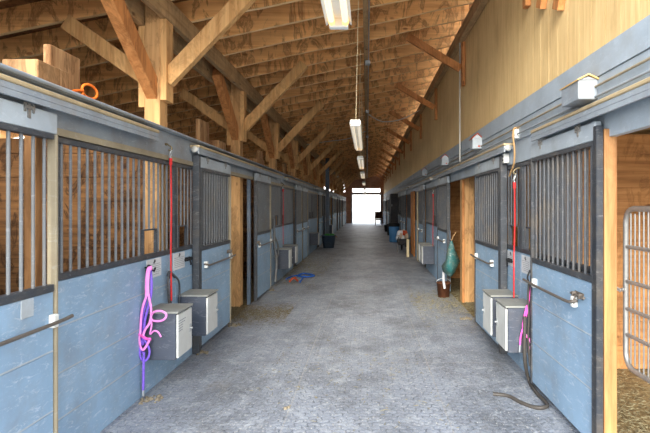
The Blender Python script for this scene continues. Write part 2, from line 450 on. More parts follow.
# ------------------------------------------------------------------ stall fronts
def sx(s, p, W): return s*(W-p)-s*W      # local x for protrusion p toward the aisle; object origin sits on the wall plane
def build_bars(t, s, y0, y1, n, z0, z1, p, rr=.0105, gap=None, mat='bar_steel'):
    for i in range(n):
        y = y0+(y1-y0)*(i+.5)/n; a = z0
        if gap and gap[0] < y < gap[1]: a = gap[2]
        m = MB(); m.tube([(-s*p, y, a), (-s*p, y, z1)], rr, 6); m.build('bar', mat if s < 0 else 'bar_dark', t)
def bluepanel(m, s, p0, p1, y0, y1, z0, z1, n=4):
    h = (z1-z0)/n
    for i in range(n):
        m.box(-s*p0, -s*p1, y0, y1, z0+i*h+(.0015 if i else 0), z0+(i+1)*h-.0015)
        if i: m.box(-s*(p1-.002), -s*(p1+.0012), y0, y1, z0+i*h+.002, z0+i*h+.011, mi=1)
    m.box(-s*(p0+.003), -s*(p1-.003), y0+.002, y1-.002, z0, z1)
def make_front(s, y0, y1, gap, paint='blue_paint'):
    """fixed grille panel between y0 and y1 (local), gap = feed opening range"""
    t = thing('stall_grille', '', 'stall front')
    m = MB(); bluepanel(m, s, -.045, -.005, y0, y1, 0, 1.135); m.build('lower_panel', [paint, 'pale_paint'], t)
    m = MB(); m.box(s*.04, s*.0, y0, y1, 1.14, 1.18, ch=.003); m.box(s*.04, 0, y0, y1, 1.985, 2.02, ch=.003); m.build('rail', 'steel_dark', t)
    m = MB(); m.box(s*.04, s*.0, y0, y0+.03, 1.181, 1.984); m.build('stile', 'steel_dark', t)
    m = MB(); m.box(s*.04, s*.0, y1-.03, y1, 1.181, 1.984); m.build('stile', 'steel_dark', t)
    nb = max(3, round((y1-y0-.06)/.098))
    build_bars(t, s, y0+.03, y1-.03, nb, 1.178, 1.988, -.02, gap=gap)
    if gap:
        m = MB(); m.box(s*.034, s*.006, gap[0], gap[1], gap[2]-.006, gap[2]+.006)
        m.box(s*.034, s*.006, gap[0]-.006, gap[0]+.006, 1.178, gap[2]+.006); m.box(s*.034, s*.006, gap[1]-.006, gap[1]+.006, 1.178, gap[2]+.006)
        m.build('feed_opening_frame', 'steel_dark', t)
    return t
def make_door(s, L, edge='strip_edge', endpost='near', hz=.93):
    """sliding door, local y 0..L, hangs 2-8 cm in front of the wall plane"""
    t = thing('sliding_door', '', 'stall door')
    m = MB(); bluepanel(m, s, .022, .062, .035, L-.035, .06, 1.10, 3); m.build('lower_panel', ['blue_paint', 'pale_paint'], t)
    m = MB(); m.box(-s*.02, -s*.07, .035, L-.035, 1.102, 1.145, ch=.003); m.build('rail', 'steel_dark', t)
    m = MB(); m.box(-s*.02, -s*.07, .035, L-.035, 1.982, 2.012, ch=.003); m.build('rail', 'steel_dark', t)
    m = MB(); m.box(-s*.024, -s*.066, .0, L, 2.015, 2.135, ch=.004); m.build('top_board', 'pale_paint', t)
    for i, (a, c) in enumerate(((0, .034), (L-(.034 if s > 0 else .022), L))):
        mat = 'steel_dark' if (i == 0 and s > 0) or (s < 0 and i == 0) else edge
        if endpost == 'both': mat = 'steel_dark'
        m = MB(); m.box(-s*.018, -s*.072, a, c, .04, 2.012, ch=.003); m.build('stile', mat, t)
    build_bars(t, s, .04, L-.04, round(L/.105), 1.14, 1.985, .045)
    # pull handle: bent rod on two white brackets
    m = MB()
    ya, yb = (.15, L-.06) if s < 0 else (.28, L-.14); zz = hz
    te = L+.09 if s < 0 else L+.10
    m.tube(smooth([(-s*.075, ya-.04, zz+.02), (-s*.105, ya-.01, zz+.01), (-s*.112, ya+.06, zz), (-s*.112, (ya+yb)/2, zz), (-s*.105, yb, zz), (-s*.10, te, zz+.004)], 5), .011, 8)
    h = m.build('handle', 'handle_steel', t)
    for yy in (ya, yb):
        m = MB(); m.box(-s*.063, -s*.10, yy-.022, yy+.022, zz-.03, zz+.045, ch=.005); m.build('bracket', 'white_enamel', h)
    for yy in (.25, L-.25):
        m = MB(); m.box(-s*.066, -s*.072, yy-.012, yy+.012, 2.07, 2.148); m.box(-s*.066, -s*.076, yy-.04, yy+.04, 2.118, 2.134); m.box(-s*.066, -s*.074, yy-.04, yy-.028, 2.10, 2.148); m.box(-s*.066, -s*.074, yy+.028, yy+.04, 2.10, 2.148)
        m.build('hanger', 'galv', t)
    return t
def make_track(s, y0, y1, tan=True):
    t = thing('door_track', '', 'door track')
    m = MB(); m.box(-s*.005, -s*.10, y0, y1, 2.18, 2.216, ch=.004); m.box(-s*.085, -s*.10, y0, y1, 2.15, 2.18); m.build('cover', 'grey_paint' , t)
    m = MB(); m.box(-s*.0, -s*.105, y0-.003, y1+.003, 2.217, 2.243, ch=.006); m.build('cap_strip', 'tan_edge', t)
    m = MB(); m.lathe([(0, -.003), (.033, -.003), (.033, .003), (0, .003)], (0, 0, 0), 16); o = m.build('end_disc', 'pipe_white', t)
    o.rotation_euler = (math.pi/2, 0, 0); o.location = (-s*.055, y0-.006, 2.195)
    return t

def sidename(s): return 'left' if s < 0 else 'right'
# layout for both sides: odd bays have the doorway at the near end, even bays at the far end
DW = 1.22
doorways = {}
for s, W in ((-1, WL), (1, WR)):
    fr = {}
    for k in range(0, 14):
        ya, yb = P[k]+.0, P[k+1]
        odd = (k % 2 == 0)                     # bay k: doorway near end when k is even
        if odd: y0, y1 = (1.16 if s < 0 else 1.33), 3.05-.005; gap = (2.36, 2.62, 1.39)
        else: y0, y1 = .005, 1.80; gap = (.0+.10, .32, 1.39)
        if s > 0: gap = (y1-.38, y1-.14, 1.39) if odd else (.11, .40, 1.39)
        key = odd
        lab = 'barred grille with blue boards below, %s in the %s row of stall fronts' % (ORD[k], sidename(s))
        if key not in fr:
            t = make_front(s, y0, y1, gap); t.location = (s*W, P[k], 0); t['label'] = lab; t['group'] = 'fixed grilles of the %s stalls' % sidename(s); fr[key] = t
        else: dup(fr[key], (s*W, P[k], 0), lab)
# doors: (side, start y)
L0 = [(-1, 1.71, 'sliding stall door at the left edge of the picture, pale top board'),
      (-1, 5.44, 'blue sliding stall door on the left, just past the two feed boxes'),
      (-1, 8.22, 'blue sliding stall door on the left, right behind the second wooden post')]
R0 = [(1, 3.17, 'big blue sliding stall door on the right, beside the open stall and mesh gate'),
      (1, 5.45, 'blue sliding stall door on the right, beyond the two grey feed boxes'),
      (1, 9.0, 'blue sliding stall door on the right, beyond the teal hay net')]
rr = random.Random(3)
for k in range(3, 14):
    odd = (k % 2 == 0)
    base = P[k]+(.06 if odd else 1.78); slid = P[k]+(1.35 if odd else .45)
    L0.append((-1, base if rr.random() < .6 else slid, 'blue sliding stall door in the left row, %s from the camera' % ORD[k]))
    if k != 4 and k != 7: R0.append((1, base if k not in (4, 7, 9) else slid, 'blue sliding stall door in the right row, %s from the camera' % ORD[len(R0)]))
pl = None
for s, y, lab in L0:
    if pl is None: pl = make_door(-1, 1.22); o = pl; o.location = (-WL, y, 0); o['label'] = lab; o['group'] = 'sliding doors of the left stalls'
    else: o = dup(pl, (-WL, y, 0), lab)
pr = None
for s, y, lab in R0:
    if pr is None: pr = make_door(1, 1.24, endpost='both'); o = pr; o.location = (WR, y, 0); o['label'] = lab; o['group'] = 'sliding doors of the right stalls'
    else: o = dup(pr, (WR, y, 0), lab)
# tracks
tr = make_track(-1, 0, 2.6); tr.location = (-WL, 1.68, 0); tr['label'] = 'grey door track with a tan top at the left edge, over the nearest door'; tr['group'] = 'door tracks of the left stalls'
t2 = make_track(-1, 0, 5.2); t2.location = (-WL, 5.3, 0); t2['label'] = 'long door track on the left with a pale end disc above the feed boxes'; t2['group'] = 'door tracks of the left stalls'
for i, y in enumerate((11.3, 17.4, 23.5, 29.6, 35.7)):
    dup(t2, (-WL, y, 0), 'long door track farther down the left row, %s past the one with the disc' % ORD[i])
tr = make_track(1, 0, 3.0); tr.location = (WR, 1.3, 0); tr['label'] = 'door track with a tan top over the nearest right door'; tr['group'] = 'door tracks of the right stalls'
t2 = make_track(1, 0, 5.6); t2.location = (WR, 5.15, 0); t2['label'] = 'long door track on the right ending in a white disc beside the outlet'; t2['group'] = 'door tracks of the right stalls'
for i, y in enumerate((11.3, 17.4, 23.5, 29.6, 35.7)):
    dup(t2, (WR, y, 0), 'long door track farther down the right row, %s past the one with the disc' % ORD[i])
# right posts (lower, wooden) 
b = MB(); b.box(WR-.030, WR+.05, 3.115, 3.169, 0, 2.08, ch=.005)
tag(b.build('door_post', 'jamb_wood'), 'orange-brown wooden post between the nearest right door and the mesh gate', 'post')
def rpost():
    t = thing('stall_post', '', 'post', (0, 0, 0), 'wooden posts of the right stalls')
    m = MB(); m.box(WR+.075, WR+.28, -.09, .09, 0, 2.3, ch=.006); m.build('post', 'post_wood', t)
    m = MB(); m.box(WR+.074, WR+.11, -.12, -.091, 0, 2.02, ch=.003); m.build('edge_board', 'red_wood', t); return t
q = None
for k in range(1, 14):
    lab = 'wooden stall post in the right row, %s from the camera' % ORD[k-1]
    if q is None: q = rpost(); q.location = (0, P[k]+.02, 0); q['label'] = lab
    else: dup(q, (-.02 if k == 2 else 0, P[k]+(.35 if k == 2 else .02), 0), lab)
b = MB(); b.box(-2.32, -2.24, 3.38, 3.47, 0, 2.25, ch=.005)
tag(b.build('stall_post', 'jamb_wood'), 'square orange-brown timber standing inside the nearest left stall', 'post')
# jamb boards beside the left doorways
def jamb(s, W, y, lab, mat='blue_paint', w=.07):
    m = MB(); m.box(s*(W+.0), s*(W+.05), -w/2, w/2, 0, 2.02, ch=.004)
    o = m.build('door_jamb', mat); o.location = (0, y, 0); tag(o, lab, 'door jamb'); return o
jamb(-1, WL, P[2]+.1, 'blue door jamb on the left, against the second wooden post', 'blue_paint_dark')
jamb(-1, WL, 6.77, 'narrow wooden jamb at the near side of the open left doorway', 'dark_wood')
jamb(1, WR, 6.80, 'narrow wooden jamb at the near side of the open right doorway', 'dark_wood')
# steel guide post left (dark upright past the signs)
b = MB(); b.box(-WL+.002, -WL+.075, 5.37, 5.43, 0, 2.14, ch=.004); tag(b.build('guide_post', 'steel_dark'), 'dark blue steel upright on the left, beside the slide bolt', 'upright')
b = MB(); b.box(WR-.075, WR-.002, 5.37, 5.43, 0, 2.14, ch=.004); tag(b.build('guide_post', 'steel_dark'), 'dark steel upright on the right, between the second feed box and the strap', 'upright')
b = MB(); b.box(WR-.08, WR-.036, 3.115, 3.165, 0, 2.10, ch=.004)
tag(b.build('guide_post', 'post_black'), 'scuffed black steel upright at the near edge of the big right door', 'upright')
# blue pole standing in the left row further down
b = MB(); b.box(-WL+.115, -WL+.265, 21.25, 21.40, 0, 3.62, ch=.01); tag(b.build('painted_pole', 'blue_paint_dark'), 'tall blue-grey painted pole rising to the roof beside the tub', 'pole')

# ------------------------------------------------------------------ feed boxes
def make_box(s, W, d, L, z0, z1):
    t = thing('feed_box', '', 'box')
    m = MB(); m.box(s*.0048, -s*(d-.018), 0, L, z0, z1-.016, ch=.004); m.build('body', 'box_grey', t)
    m = MB(); m.box(-s*(d-.017), -s*d, .012, L-.012, z0+.012, z1-.028, ch=.003); dd = m.build('door', 'box_door', t)
    m = MB(); m.box(-s*d, -s*(d+.006), L-.075, L-.035, (z0+z1)/2-.035, (z0+z1)/2+.035, ch=.002); m.tube([(-s*(d+.004), L-.055, (z0+z1)/2), (-s*(d+.022), L-.055, (z0+z1)/2)], .009, 8); m.build('latch', 'zinc', dd)
    m = MB(); m.box(s*.0045, -s*(d+.006), -.006, L+.006, z1-.014, z1+.004, ch=.003); m.build('lid', 'box_lid', t)
    return t
bx = make_box(-1, WL, .29, .35, .30, .705); bx.location = (-WL, 4.20, 0); bx['label'] = 'grey feed box with white door on the left, the nearer one behind the halter'; bx['group'] = 'feed boxes on the left wall'
m = MB(); r = random.Random(5)
for i in range(5):
    z = .62-i*.021
    y = 4.22
    while y < 4.36-.02*i:
        w = r.uniform(.01, .03); m.box(-WL+.2905, -WL+.2915, y, y+w, z-.004, z+.004); y += w+.008
dd = [c for c in bx.children if c.name.startswith('door')][0]
o = m.build('handwriting', 'ink', dd); o.matrix_parent_inverse = Matrix.Translation((WL, -4.20, 0))
dup0 = bx
for y, lab in ((4.98, 'grey feed box with white door on the left, the farther one of the pair'), (10.25, 'feed box on the left wall past the second post, nearer of two'),
               (11.15, 'feed box on the left wall past the second post, farther of two'), (16.4, 'small feed box far down the left wall before the tub'), (23.0, 'feed box on the left wall beyond the blue pole')):
    r_ = bx.copy(); C.objects.link(r_); r_.location = (-WL, y, 0); r_['label'] = lab
    for ch in bx.children:
        c = ch.copy(); C.objects.link(c); c.parent = r_
        for g_ in ch.children:
            if g_.name.startswith('hand'): continue
            d_ = g_.copy(); C.objects.link(d_); d_.parent = c
bx = make_box(1, WR, .27, .36, .285, .70); bx.location = (WR, 4.46, 0); bx['label'] = 'grey feed box with white door on the right, the nearer one by the red strap'; bx['group'] = 'feed boxes on the right wall'
for y, lab in ((4.995, 'grey feed box with white door on the right, the farther one of the pair'), (11.2, 'plain grey feed box on the right, past the teal hay net, nearer one'), (11.8, 'plain grey feed box on the right, past the teal hay net, farther one')):
    dup(bx, (WR, y, 0), lab)

# ------------------------------------------------------------------ signs, bolts, outlets
def sign(s, W, y, L, z0, z1, lab, seed):
    r = random.Random(seed); x = s*(W+.005)
    t = thing('stall_card', lab, 'sign', (x, y, z0), 'cards on the stall boards')
    m = MB(); m.box(0, -s*.004, 0, L, 0, z1-z0); m.build('card', 'white_card', t)
    m = MB(); c = (z1-z0)
    m.add([(-s*.0055, L*.5+dy, c*.86+dz) for dy, dz in ((-.03, -.014), (-.012, -.004), (.0, .016), (.02, .012), (.03, -.004), (.012, -.01), (.004, -.022), (-.014, -.018))], [tuple(range(8)), tuple(range(8))[::-1]])
    m.build('horse_mark', 'mark', t)
    m = MB(); z = c*.70
    while z > .02:
        y_ = .02
        while y_ < L-.03:
            w = r.uniform(.012, .04); 
            if y_+w < L-.01: m.box(-s*.0045, -s*.0055, y_, y_+w, z-.0025, z+.0025)
            y_ += w+.01
        z -= .018
    m.build('print', 'ink', t); return t
sign(-1, WL, 4.27, .30, .965, 1.13, 'white printed card on the left blue boards, above the purple halter', 1)
sign(-1, WL, 4.86, .30, .965, 1.13, 'white printed card on the left blue boards, right of the red strap', 2)
sign(1, WR, 5.12, .27, .965, 1.12, 'white printed card on the right blue boards, beyond the red strap', 3)
sign(1, WR, 4.64, .25, .95, 1.12, 'white printed card on the right blue boards, next to the big door', 4)
def bolt(s, W, p, y, z, lab, mat='black'):
    t = thing('slide_bolt', lab, 'latch', (s*(W-p), y, z))
    m = MB(); m.box(0, -s*.006, -.07, .07, -.022, .022, ch=.002); m.build('plate', mat, t)
    m = MB(); m.tube([(-s*.018, -.11, 0), (-s*.018, .10, 0)], .009, 8); m.tube([(-s*.018, .03, 0), (-s*.03, .03, -.05), (-s*.026, .035, -.065)], .008, 8); m.build('bolt_rod', mat, t)
    m = MB(); m.box(-s*.006, -s*.03, -.055, -.04, -.018, .018); m.build('keeper', mat, t); m = MB(); m.box(-s*.006, -s*.03, .05, .065, -.018, .018); m.build('keeper', mat, t)
    return t
bolt(-1, WL, -.005, 5.24, 1.04, 'black slide bolt beside the dark upright on the left wall')
bolt(1, WR, -.005, 5.27, 1.02, 'black slide bolt beside the dark upright on the right wall')
bolt(1, WR, .064, 3.40, .99, 'bare steel slide bolt on the big blue right door', 'handle_steel')
bolt(-1, WL, .064, 6.55, 1.0, 'small steel slide bolt at the far edge of the left door', 'handle_steel')
bolt(-1, WL, .064, 8.30, .99, 'small steel slide bolt on the closed left door behind the post', 'handle_steel')
m = MB(); m.box(-WL+.062, -WL+.068, 2.62, 2.72, 1.0, 1.1, ch=.002); tag(m.build('metal_plate', 'pale_paint'), 'small pale metal plate on the nearest left door', 'plate')
m = MB(); m.box(0, .06, -.03, .03, -.05, .05, ch=.006); m.box(-.004, 0, -.012, .012, -.03, -.01, mi=1); m.box(-.004, 0, -.012, .012, .01, .03, mi=1)
o = m.build('outlet_box', ['white_enamel', 'mark']); o.location = (WR-.062, 4.93, 2.31); tag(o, 'white electric outlet box high on the right wall above the rope', 'outlet', 'white boxes on the right wall')
o = o.copy(); C.objects.link(o); o.location = (WR-.065, 5.31, 2.10); tag(o, 'small white box under the white disc of the right door track', 'outlet', 'white boxes on the right wall')
# conduits
m = MB(); m.tube([(WR-.04, 1.3, 2.365), (WR-.04, LAST-.5, 2.365)], .008, 6); tag(m.build('wall_conduit', 'strip_edge'), 'thin pale conduit running along the right wall, upper of two', 'pipe')
m = MB(); m.tube([(WR-.04, 1.3, 2.30), (WR-.04, LAST-.5, 2.30)], .008, 6); tag(m.build('wall_conduit', 'grey_paint'), 'thin pale conduit running along the right wall, lower of two', 'pipe')
m = MB(); m.tube([(-WL+.045, 1.62, 2.300), (-WL+.045, LAST-.5, 2.300)], .014, 6); tag(m.build('wall_conduit', 'grey_paint'), 'grey-blue conduit running along the top of the left stall fronts', 'pipe')
m = MB(); m.tube([(WR-.07, 7.75, 4.2), (WR-.07, 7.75, 2.28)], .011, 6); tag(m.build('drop_pipe', 'pipe_white'), 'thin pale pipe dropping down the tan wall from the roof', 'pipe')
# long board with conduit under the rafters
b = MB(); b.box(-.05, .01, 2.4, LAST-.3, zr(0)-.035, zr(0)-.012); b.box(-.05, -.045, 2.4, LAST-.3, zr(0)-.06, zr(0)-.036)
t = tag(b.build('wiring_board', 'beam_wood'), 'dark narrow board under the rafters along the middle of the roof', 'board')
m = MB(); m.tube([(.025, 2.4, zr(0)-.025), (.025, LAST-.5, zr(0)-.025)], .010, 6); m.build('conduit', 'zinc', t)
for y in (8.3, 12.6, 17.2): m = MB(); m.box(-.03, .05, y-.05, y+.05, zr(0)-.10, zr(0)-.036, ch=.005); m.build('junction_box', 'zinc', t)
m = MB(); m.tube(smooth([(.02, 13, 3.98), (.4, 13.1, 3.80), (.9, 13.1, 3.86), (1.40, 13.2, 4.12)], 8), .012, 6)
tag(m.build('swag_cable', 'pipe_white'), 'pale cable sagging from the middle board to the right wall', 'cable')
m = MB(); m.tube(smooth([(-.05, 16, 3.98), (-.6, 16, 3.74), (-1.2, 16, 3.66), (-1.93, 16, 3.55)], 8), .012, 6)
tag(m.build('swag_cable', 'pipe_white'), 'pale cable sagging from the middle board to the left beam', 'cable')

# ------------------------------------------------------------------ wall boxes on the right
def wallbox(w, L, h, pitch, roof, hole):
    t = thing('wall_box', '', 'box', (0, 0, 0), 'small roofed boxes on the right wall')
    m = MB(); z1 = h; xm = -w/2
    m.box(-w, 0, 0, L, 0, z1, ch=.004)
    m.add([(-w, 0, z1), (0, 0, z1), (xm, 0, z1+pitch), (-w, L, z1), (0, L, z1), (xm, L, z1+pitch)], [(0, 1, 2), (5, 4, 3), (0, 2, 5, 3), (2, 1, 4, 5)])
    m.build('body', 'pale_paint', t)
    if hole:
        m = MB(); m.tube([(-w*.35, -.002, .03), (-w*.35, .004, .03)], .013, 10); m.build('rust_patch', 'rust_red', t)
    e = .008
    for (xa, za), (xb, zb) in (((-w-e, z1-.006), (xm, z1+pitch+.008)), ((e*.5, z1-.002), (xm, z1+pitch+.008))):
        m = MB()
        m.add([(xa, -.012, za), (xb, -.012, zb), (xb, L+.01, zb), (xa, L+.01, za), (xa, -.012, za+.010), (xb, -.012, zb+.010), (xb, L+.01, zb+.010), (xa, L+.01, za+.010)],
              [(0, 1, 2, 3), (7, 6, 5, 4), (0, 4, 5, 1), (2, 6, 7, 3), (0, 3, 7, 4), (1, 5, 6, 2)])
        m.build('roof_board', roof, t)
    return t
bh = wallbox(.128, .28, .125, .022, 'ply', False); bh.children[0].data.materials[0] = M['grey_paint']; bh.location = (WR-.022, 3.22, 2.285); bh['label'] = 'grey wooden box with a shallow tan lid high on the right wall, nearest one'
bh = wallbox(.125, .18, .13, .055, 'rust_red', True); bh.location = (WR-.022, 6.45, 2.335); bh['label'] = 'small white roofed box on the right wall, right of the drop pipe'
for y, lab in ((9.1, 'small roofed box on the right wall, left of the drop pipe'), (12.3, 'small roofed box far down the right wall, third past the nearest one')):
    dup(bh, (WR-.022, y, 2.335), lab)

# ------------------------------------------------------------------ blocks on the cap, left
k = 0
BL = [(2.885, .31, 2.10, .135, .21, 'flat reddish timber offcut lying on the left cap at the picture edge', 'block', 'block_wood'),
      (3.16, .33, .04, .31, .05, 'rough upright board standing on the left cap beside the orange rope', 'board', 'block_wood'),
      (5.98, .36, .04, .33, .05, 'rough upright board on the left cap before the second post', 'board', 'block_wood'),
      (6.42, .32, .10, .13, .15, 'low timber block on the left cap before the second post', 'block', 'block_wood'),
      (8.9, .34, .10, .13, .15, 'low timber block on the left cap past the second post', 'block', 'block_wood'),
      (9.3, .32, .04, .32, .05, 'rough upright board on the left cap past the second post', 'board', 'block_wood'),
      (12.1, .34, .04, .32, .05, 'rough upright board on the left cap before the fourth post', 'board', 'block_wood'),
      (12.5, .34, .10, .13, .15, 'low timber block on the left cap before the fourth post', 'block', 'block_wood')]
for y, L, d, h, w, lab, cat, mat in BL:
    m = MB(); xo = -WL-(.12 if cat == 'board' else .02); m.box(xo-w, xo, y, y+L, 2.312, 2.312+h, ch=.006)
    tag(m.build('timber_'+cat, mat), lab, cat, 'timber offcuts on the left cap')
m = MB(); cx, cy, cz = -WL-.0, 3.39, 2.372
ring = [(cx+.01*math.cos(a), cy+.075*math.cos(a), cz+.046*math.sin(a)) for a in [i*2*math.pi/20 for i in range(20)]]
m.tube(ring, .009, 6, closed=True); m.tube(smooth([(cx+.0, cy-.08, cz-.01), (cx-.01, cy-.16, cz-.03), (cx, cy-.22, cz-.05), (cx-.03, cy-.35, cz-.06)], 5), .009, 6)
m.tube(smooth([(cx, cy-.075, cz-.03), (cx+.01, cy-.13, cz-.055), (cx, cy-.2, cz-.062)], 5), .008, 6)
tag(m.build('rope_loop', 'orange'), 'bright orange rope loop on top of the left stall front', 'rope')

# ------------------------------------------------------------------ straps, halters and ropes
def P2(pts, X): return [pt(u, v, X) for u, v in pts]
def pt(u, v, X):            # point in plane x = X (world) seen at photo pixel u, v
    Y = X*F/(u-U0); return Vector((X, Y, HC+(V0-v)*Y/F))
def strap(s, W, y, ztop, zs, zbot, lab):
    t = thing('cross_tie', lab, 'strap', (s*(W-.05), y, zbot), 'red cross ties')
    def lz(z): return z-zbot
    m = MB(); m.tube(smooth([(s*.03, .0, lz(ztop+.04)), (0, 0, lz(ztop+.02)), (-s*.012, 0, lz(ztop)), (0, 0, lz(ztop-.02)), (s*.02, 0, lz(ztop-.01))], 5), .007, 6); m.tube([(s*.054, 0, lz(ztop+.04)), (s*.03, 0, lz(ztop+.04))], .012, 8); m.build('hook', 'brass', t)
    m = MB()
    m.tube([(.012*math.sin(a), .0+.018*math.cos(a), lz((ztop+zs)/2)+.035*math.sin(a)) for a in [i*2*math.pi/14 for i in range(14)]], .006, 6, closed=True)
    m.tube([(0, 0, lz((ztop+zs)/2)-.03), (0, 0, lz(zs)-.01)], .010, 8); m.tube([(0, .012, lz(ztop)-.0), (0, .0, lz((ztop+zs)/2)+.03)], .006, 6)
    m.build('snap', 'zinc', t)
    m = MB(); pts = smooth([(0, 0, lz(zs)), (.004, .006, lz(zs)-.4), (-.002, .012, .4), (0, .02, 0)], 6)
    m.tube(pts, .013, 8, flat=.5); m.build('webbing', 'red_strap', t)
    m = MB(); m.tube([(0, 0, lz(zs)+.01), (0, 0, lz(zs)-.05)], .016, 8); m.build('stitched_end', 'red_strap', t)
    return t
strap(-1, WL, 4.66, 2.13, 2.03, .71, 'red cross-tie strap hanging from a hook on the left stall front')
strap(1, WR, 4.95, 1.93, 1.82, .685, 'red cross-tie strap hanging down the right wall to the feed box')
strap(-1, WL, 10.9, 2.05, 1.95, .75, 'red cross-tie strap far down the left row past the second post')
strap(1, WR, 11.05, 1.95, 1.85, .70, 'red cross-tie strap farther down the right wall past the hay net')
# tan rope on the right wall
m = MB(); a = [pt(514, 128, WR-.07), pt(513, 136, WR-.08), pt(514.5, 150, WR-.075), pt(514, 163, WR-.07), pt(511, 172, WR-.07), pt(509.5, 176, WR-.07)]
m.tube(smooth(a, 5), .010, 6); m.tube([a[0]+Vector((.07, 0, .005)), a[0]], .010, 6)
tag(m.build('hanging_rope', 'rope_tan'), 'frayed tan rope hanging beside the white outlet box', 'rope')

# left halter, pink and purple: hangs in front of the feed box's near face
HY = 4.13
def py(u, v, Y): return Vector(((u-U0)*Y/F, Y, HC+(V0-v)*Y/F))
t = thing('halter_and_lead', 'pink halter with a purple lead rope hanging on the left blue boards', 'halter', (-WL+.06, HY, 0))
def hp(pts, r, name, mat, par, flat=None, X=None, closed=False, dy=0):
    if X: r, flat = r*.8, (2 if flat else None)
    m = MB(); P_ = [py(q[0], q[1], (4.43 if X else HY+dy)-(q[2] if len(q) > 2 else 0)) for q in pts]
    q = [p-par.location for p in smooth(P_, 5, closed)]
    m.tube(q, r, 8, closed=closed, flat=flat, up=(0, 1, 0)); return m.build(name, mat, par)
m = MB(); c0 = Vector((-WL+.03, 4.24, 1.055))-t.location
m.tube([c0+Vector((.0, .045*math.cos(a), .035*math.sin(a))) for a in [i*2*math.pi/16 for i in range(16)]], .010, 6, closed=True)
m.tube([c0+Vector((-.03, 0, .02)), c0+Vector((.05, -.04, .0)), c0+Vector((.08, -.08, .0)), c0+Vector((.09, -.08, .03))], .008, 6); m.build('hook', 'black', t)
hp([(152, 268), (149, 269), (147.5, 276), (147, 286), (147, 296)], .007, 'crown_strap', 'pink', t, 2.6)
hp([(148, 292), (145, 300), (142.5, 308), (141, 318), (140.5, 328), (140, 336)], .005, 'cheek_strap', 'pink', t, 2)
hp([(148, 292), (149.5, 300), (151, 308), (151, 317), (149, 324), (145, 330), (142.5, 337)], .005, 'cheek_strap', 'pink', t, 2)
hp([(151, 317), (154, 312, .02), (161, 311, .04), (166, 314, .05), (165, 318.5, .05), (160, 321, .04), (153, 320.5, .02)], .0045, 'nose_band', 'pink', t, 2, closed=True)
hp([(151, 319), (151.5, 326), (150, 334), (154, 331, .02), (158, 332, .03), (161, 337, .03)], .0045, 'chin_strap', 'pink', t, 1.6)
hp([(138.5, 334), (142, 336), (147, 339), (151, 339)], .006, 'nose_band', 'magenta', t, 2)
hp([(139, 336), (140, 345), (143, 350), (148, 343), (150, 338)], .005, 'throat_strap', 'pink', t, 2)
hp([(150.5, 270), (151.5, 282), (151, 295), (148, 308), (145, 320), (144, 332), (143, 345)], .011, 'lead_rope', 'purple', t, dy=.03)
hp([(147, 275), (147, 292), (145, 306), (142, 320), (141.5, 333), (141, 345), (142, 353)], .010, 'lead_rope', 'purple', t, dy=.03)
hp([(143, 338), (147, 344), (149.5, 351), (148, 358), (144, 361), (140.5, 357), (140, 348), (142, 340)], .0095, 'lead_rope', 'purple', t, dy=.01)
hp([(144, 352), (143.6, 366), (143.4, 378), (143.2, 390)], .011, 'lead_rope', 'purple', t)
m = MB(); m.tube([py(143.2, 389, HY)-t.location, py(143.2, 396, HY)-t.location], .010, 8); m.build('snap', 'zinc', t)
# clumps of dirt on the floor edge
def clump(x, y, r0_, n, lab, mat='dust', seed=1, sx_=1, name='dirt_clump'):
    r = random.Random(seed); m = MB()
    for i in range(n):
        a = r.uniform(0, 6.28); d = r.random()**.6*r0_; c = (x+math.cos(a)*d*sx_, y+math.sin(a)*d, .0); q = r.uniform(.008, .03)*(1-d/r0_*.5)
        pr_ = [(q*1.1, 0), (q*r.uniform(.8, 1.1), q*.5), (q*.4, q*r.uniform(.7, 1.1)), (0.0005, q*1.1)]
        m.lathe(pr_, c, 6)
    tag(m.build(name, mat), lab, 'dirt', kind='stuff')
clump(-WL+.09, 4.12, .10, 26, 'crumbly heap of dirt under the purple lead rope', seed=3)
clump(-WL+.09, 5.42, .08, 22, 'dirt heap at the foot of the dark left upright', seed=4)
clump(-WL+.12, 6.66, .10, 22, 'dirt at the near corner of the open left doorway', seed=5)
clump(-WL+.10, 9.45, .08, 18, 'dirt at the far foot of the closed left door', seed=6)
clump(WR-.10, 7.05, .10, 22, 'dirt at the near corner of the open right doorway', seed=7)
clump(.0-.62, 3.95, .05, 6, 'small wisp of dirt on the near pavers', seed=8)
# dark halter on left wall beside strap
m = MB()
m.tube(smooth(P2([(168.5, 276), (168, 285), (168.5, 295), (169, 303)], -WL+.03), 4), .010, 6)
m.tube(smooth(P2([(169, 278), (172, 275), (176, 277), (179, 282), (179.5, 292), (179, 304)], -WL+.035), 4), .010, 6)
m.tube(smooth(P2([(168, 276), (169.5, 272), (172, 274), (175, 277)], -WL+.04), 4), .014, 6)
m.tube(smooth(P2([(171, 280), (170.5, 290), (171, 303)], -WL+.03), 4), .008, 6)
tag(m.build('dark_halter', 'steel_dark'), 'dark grey halter hanging above the nearer left feed box', 'halter')

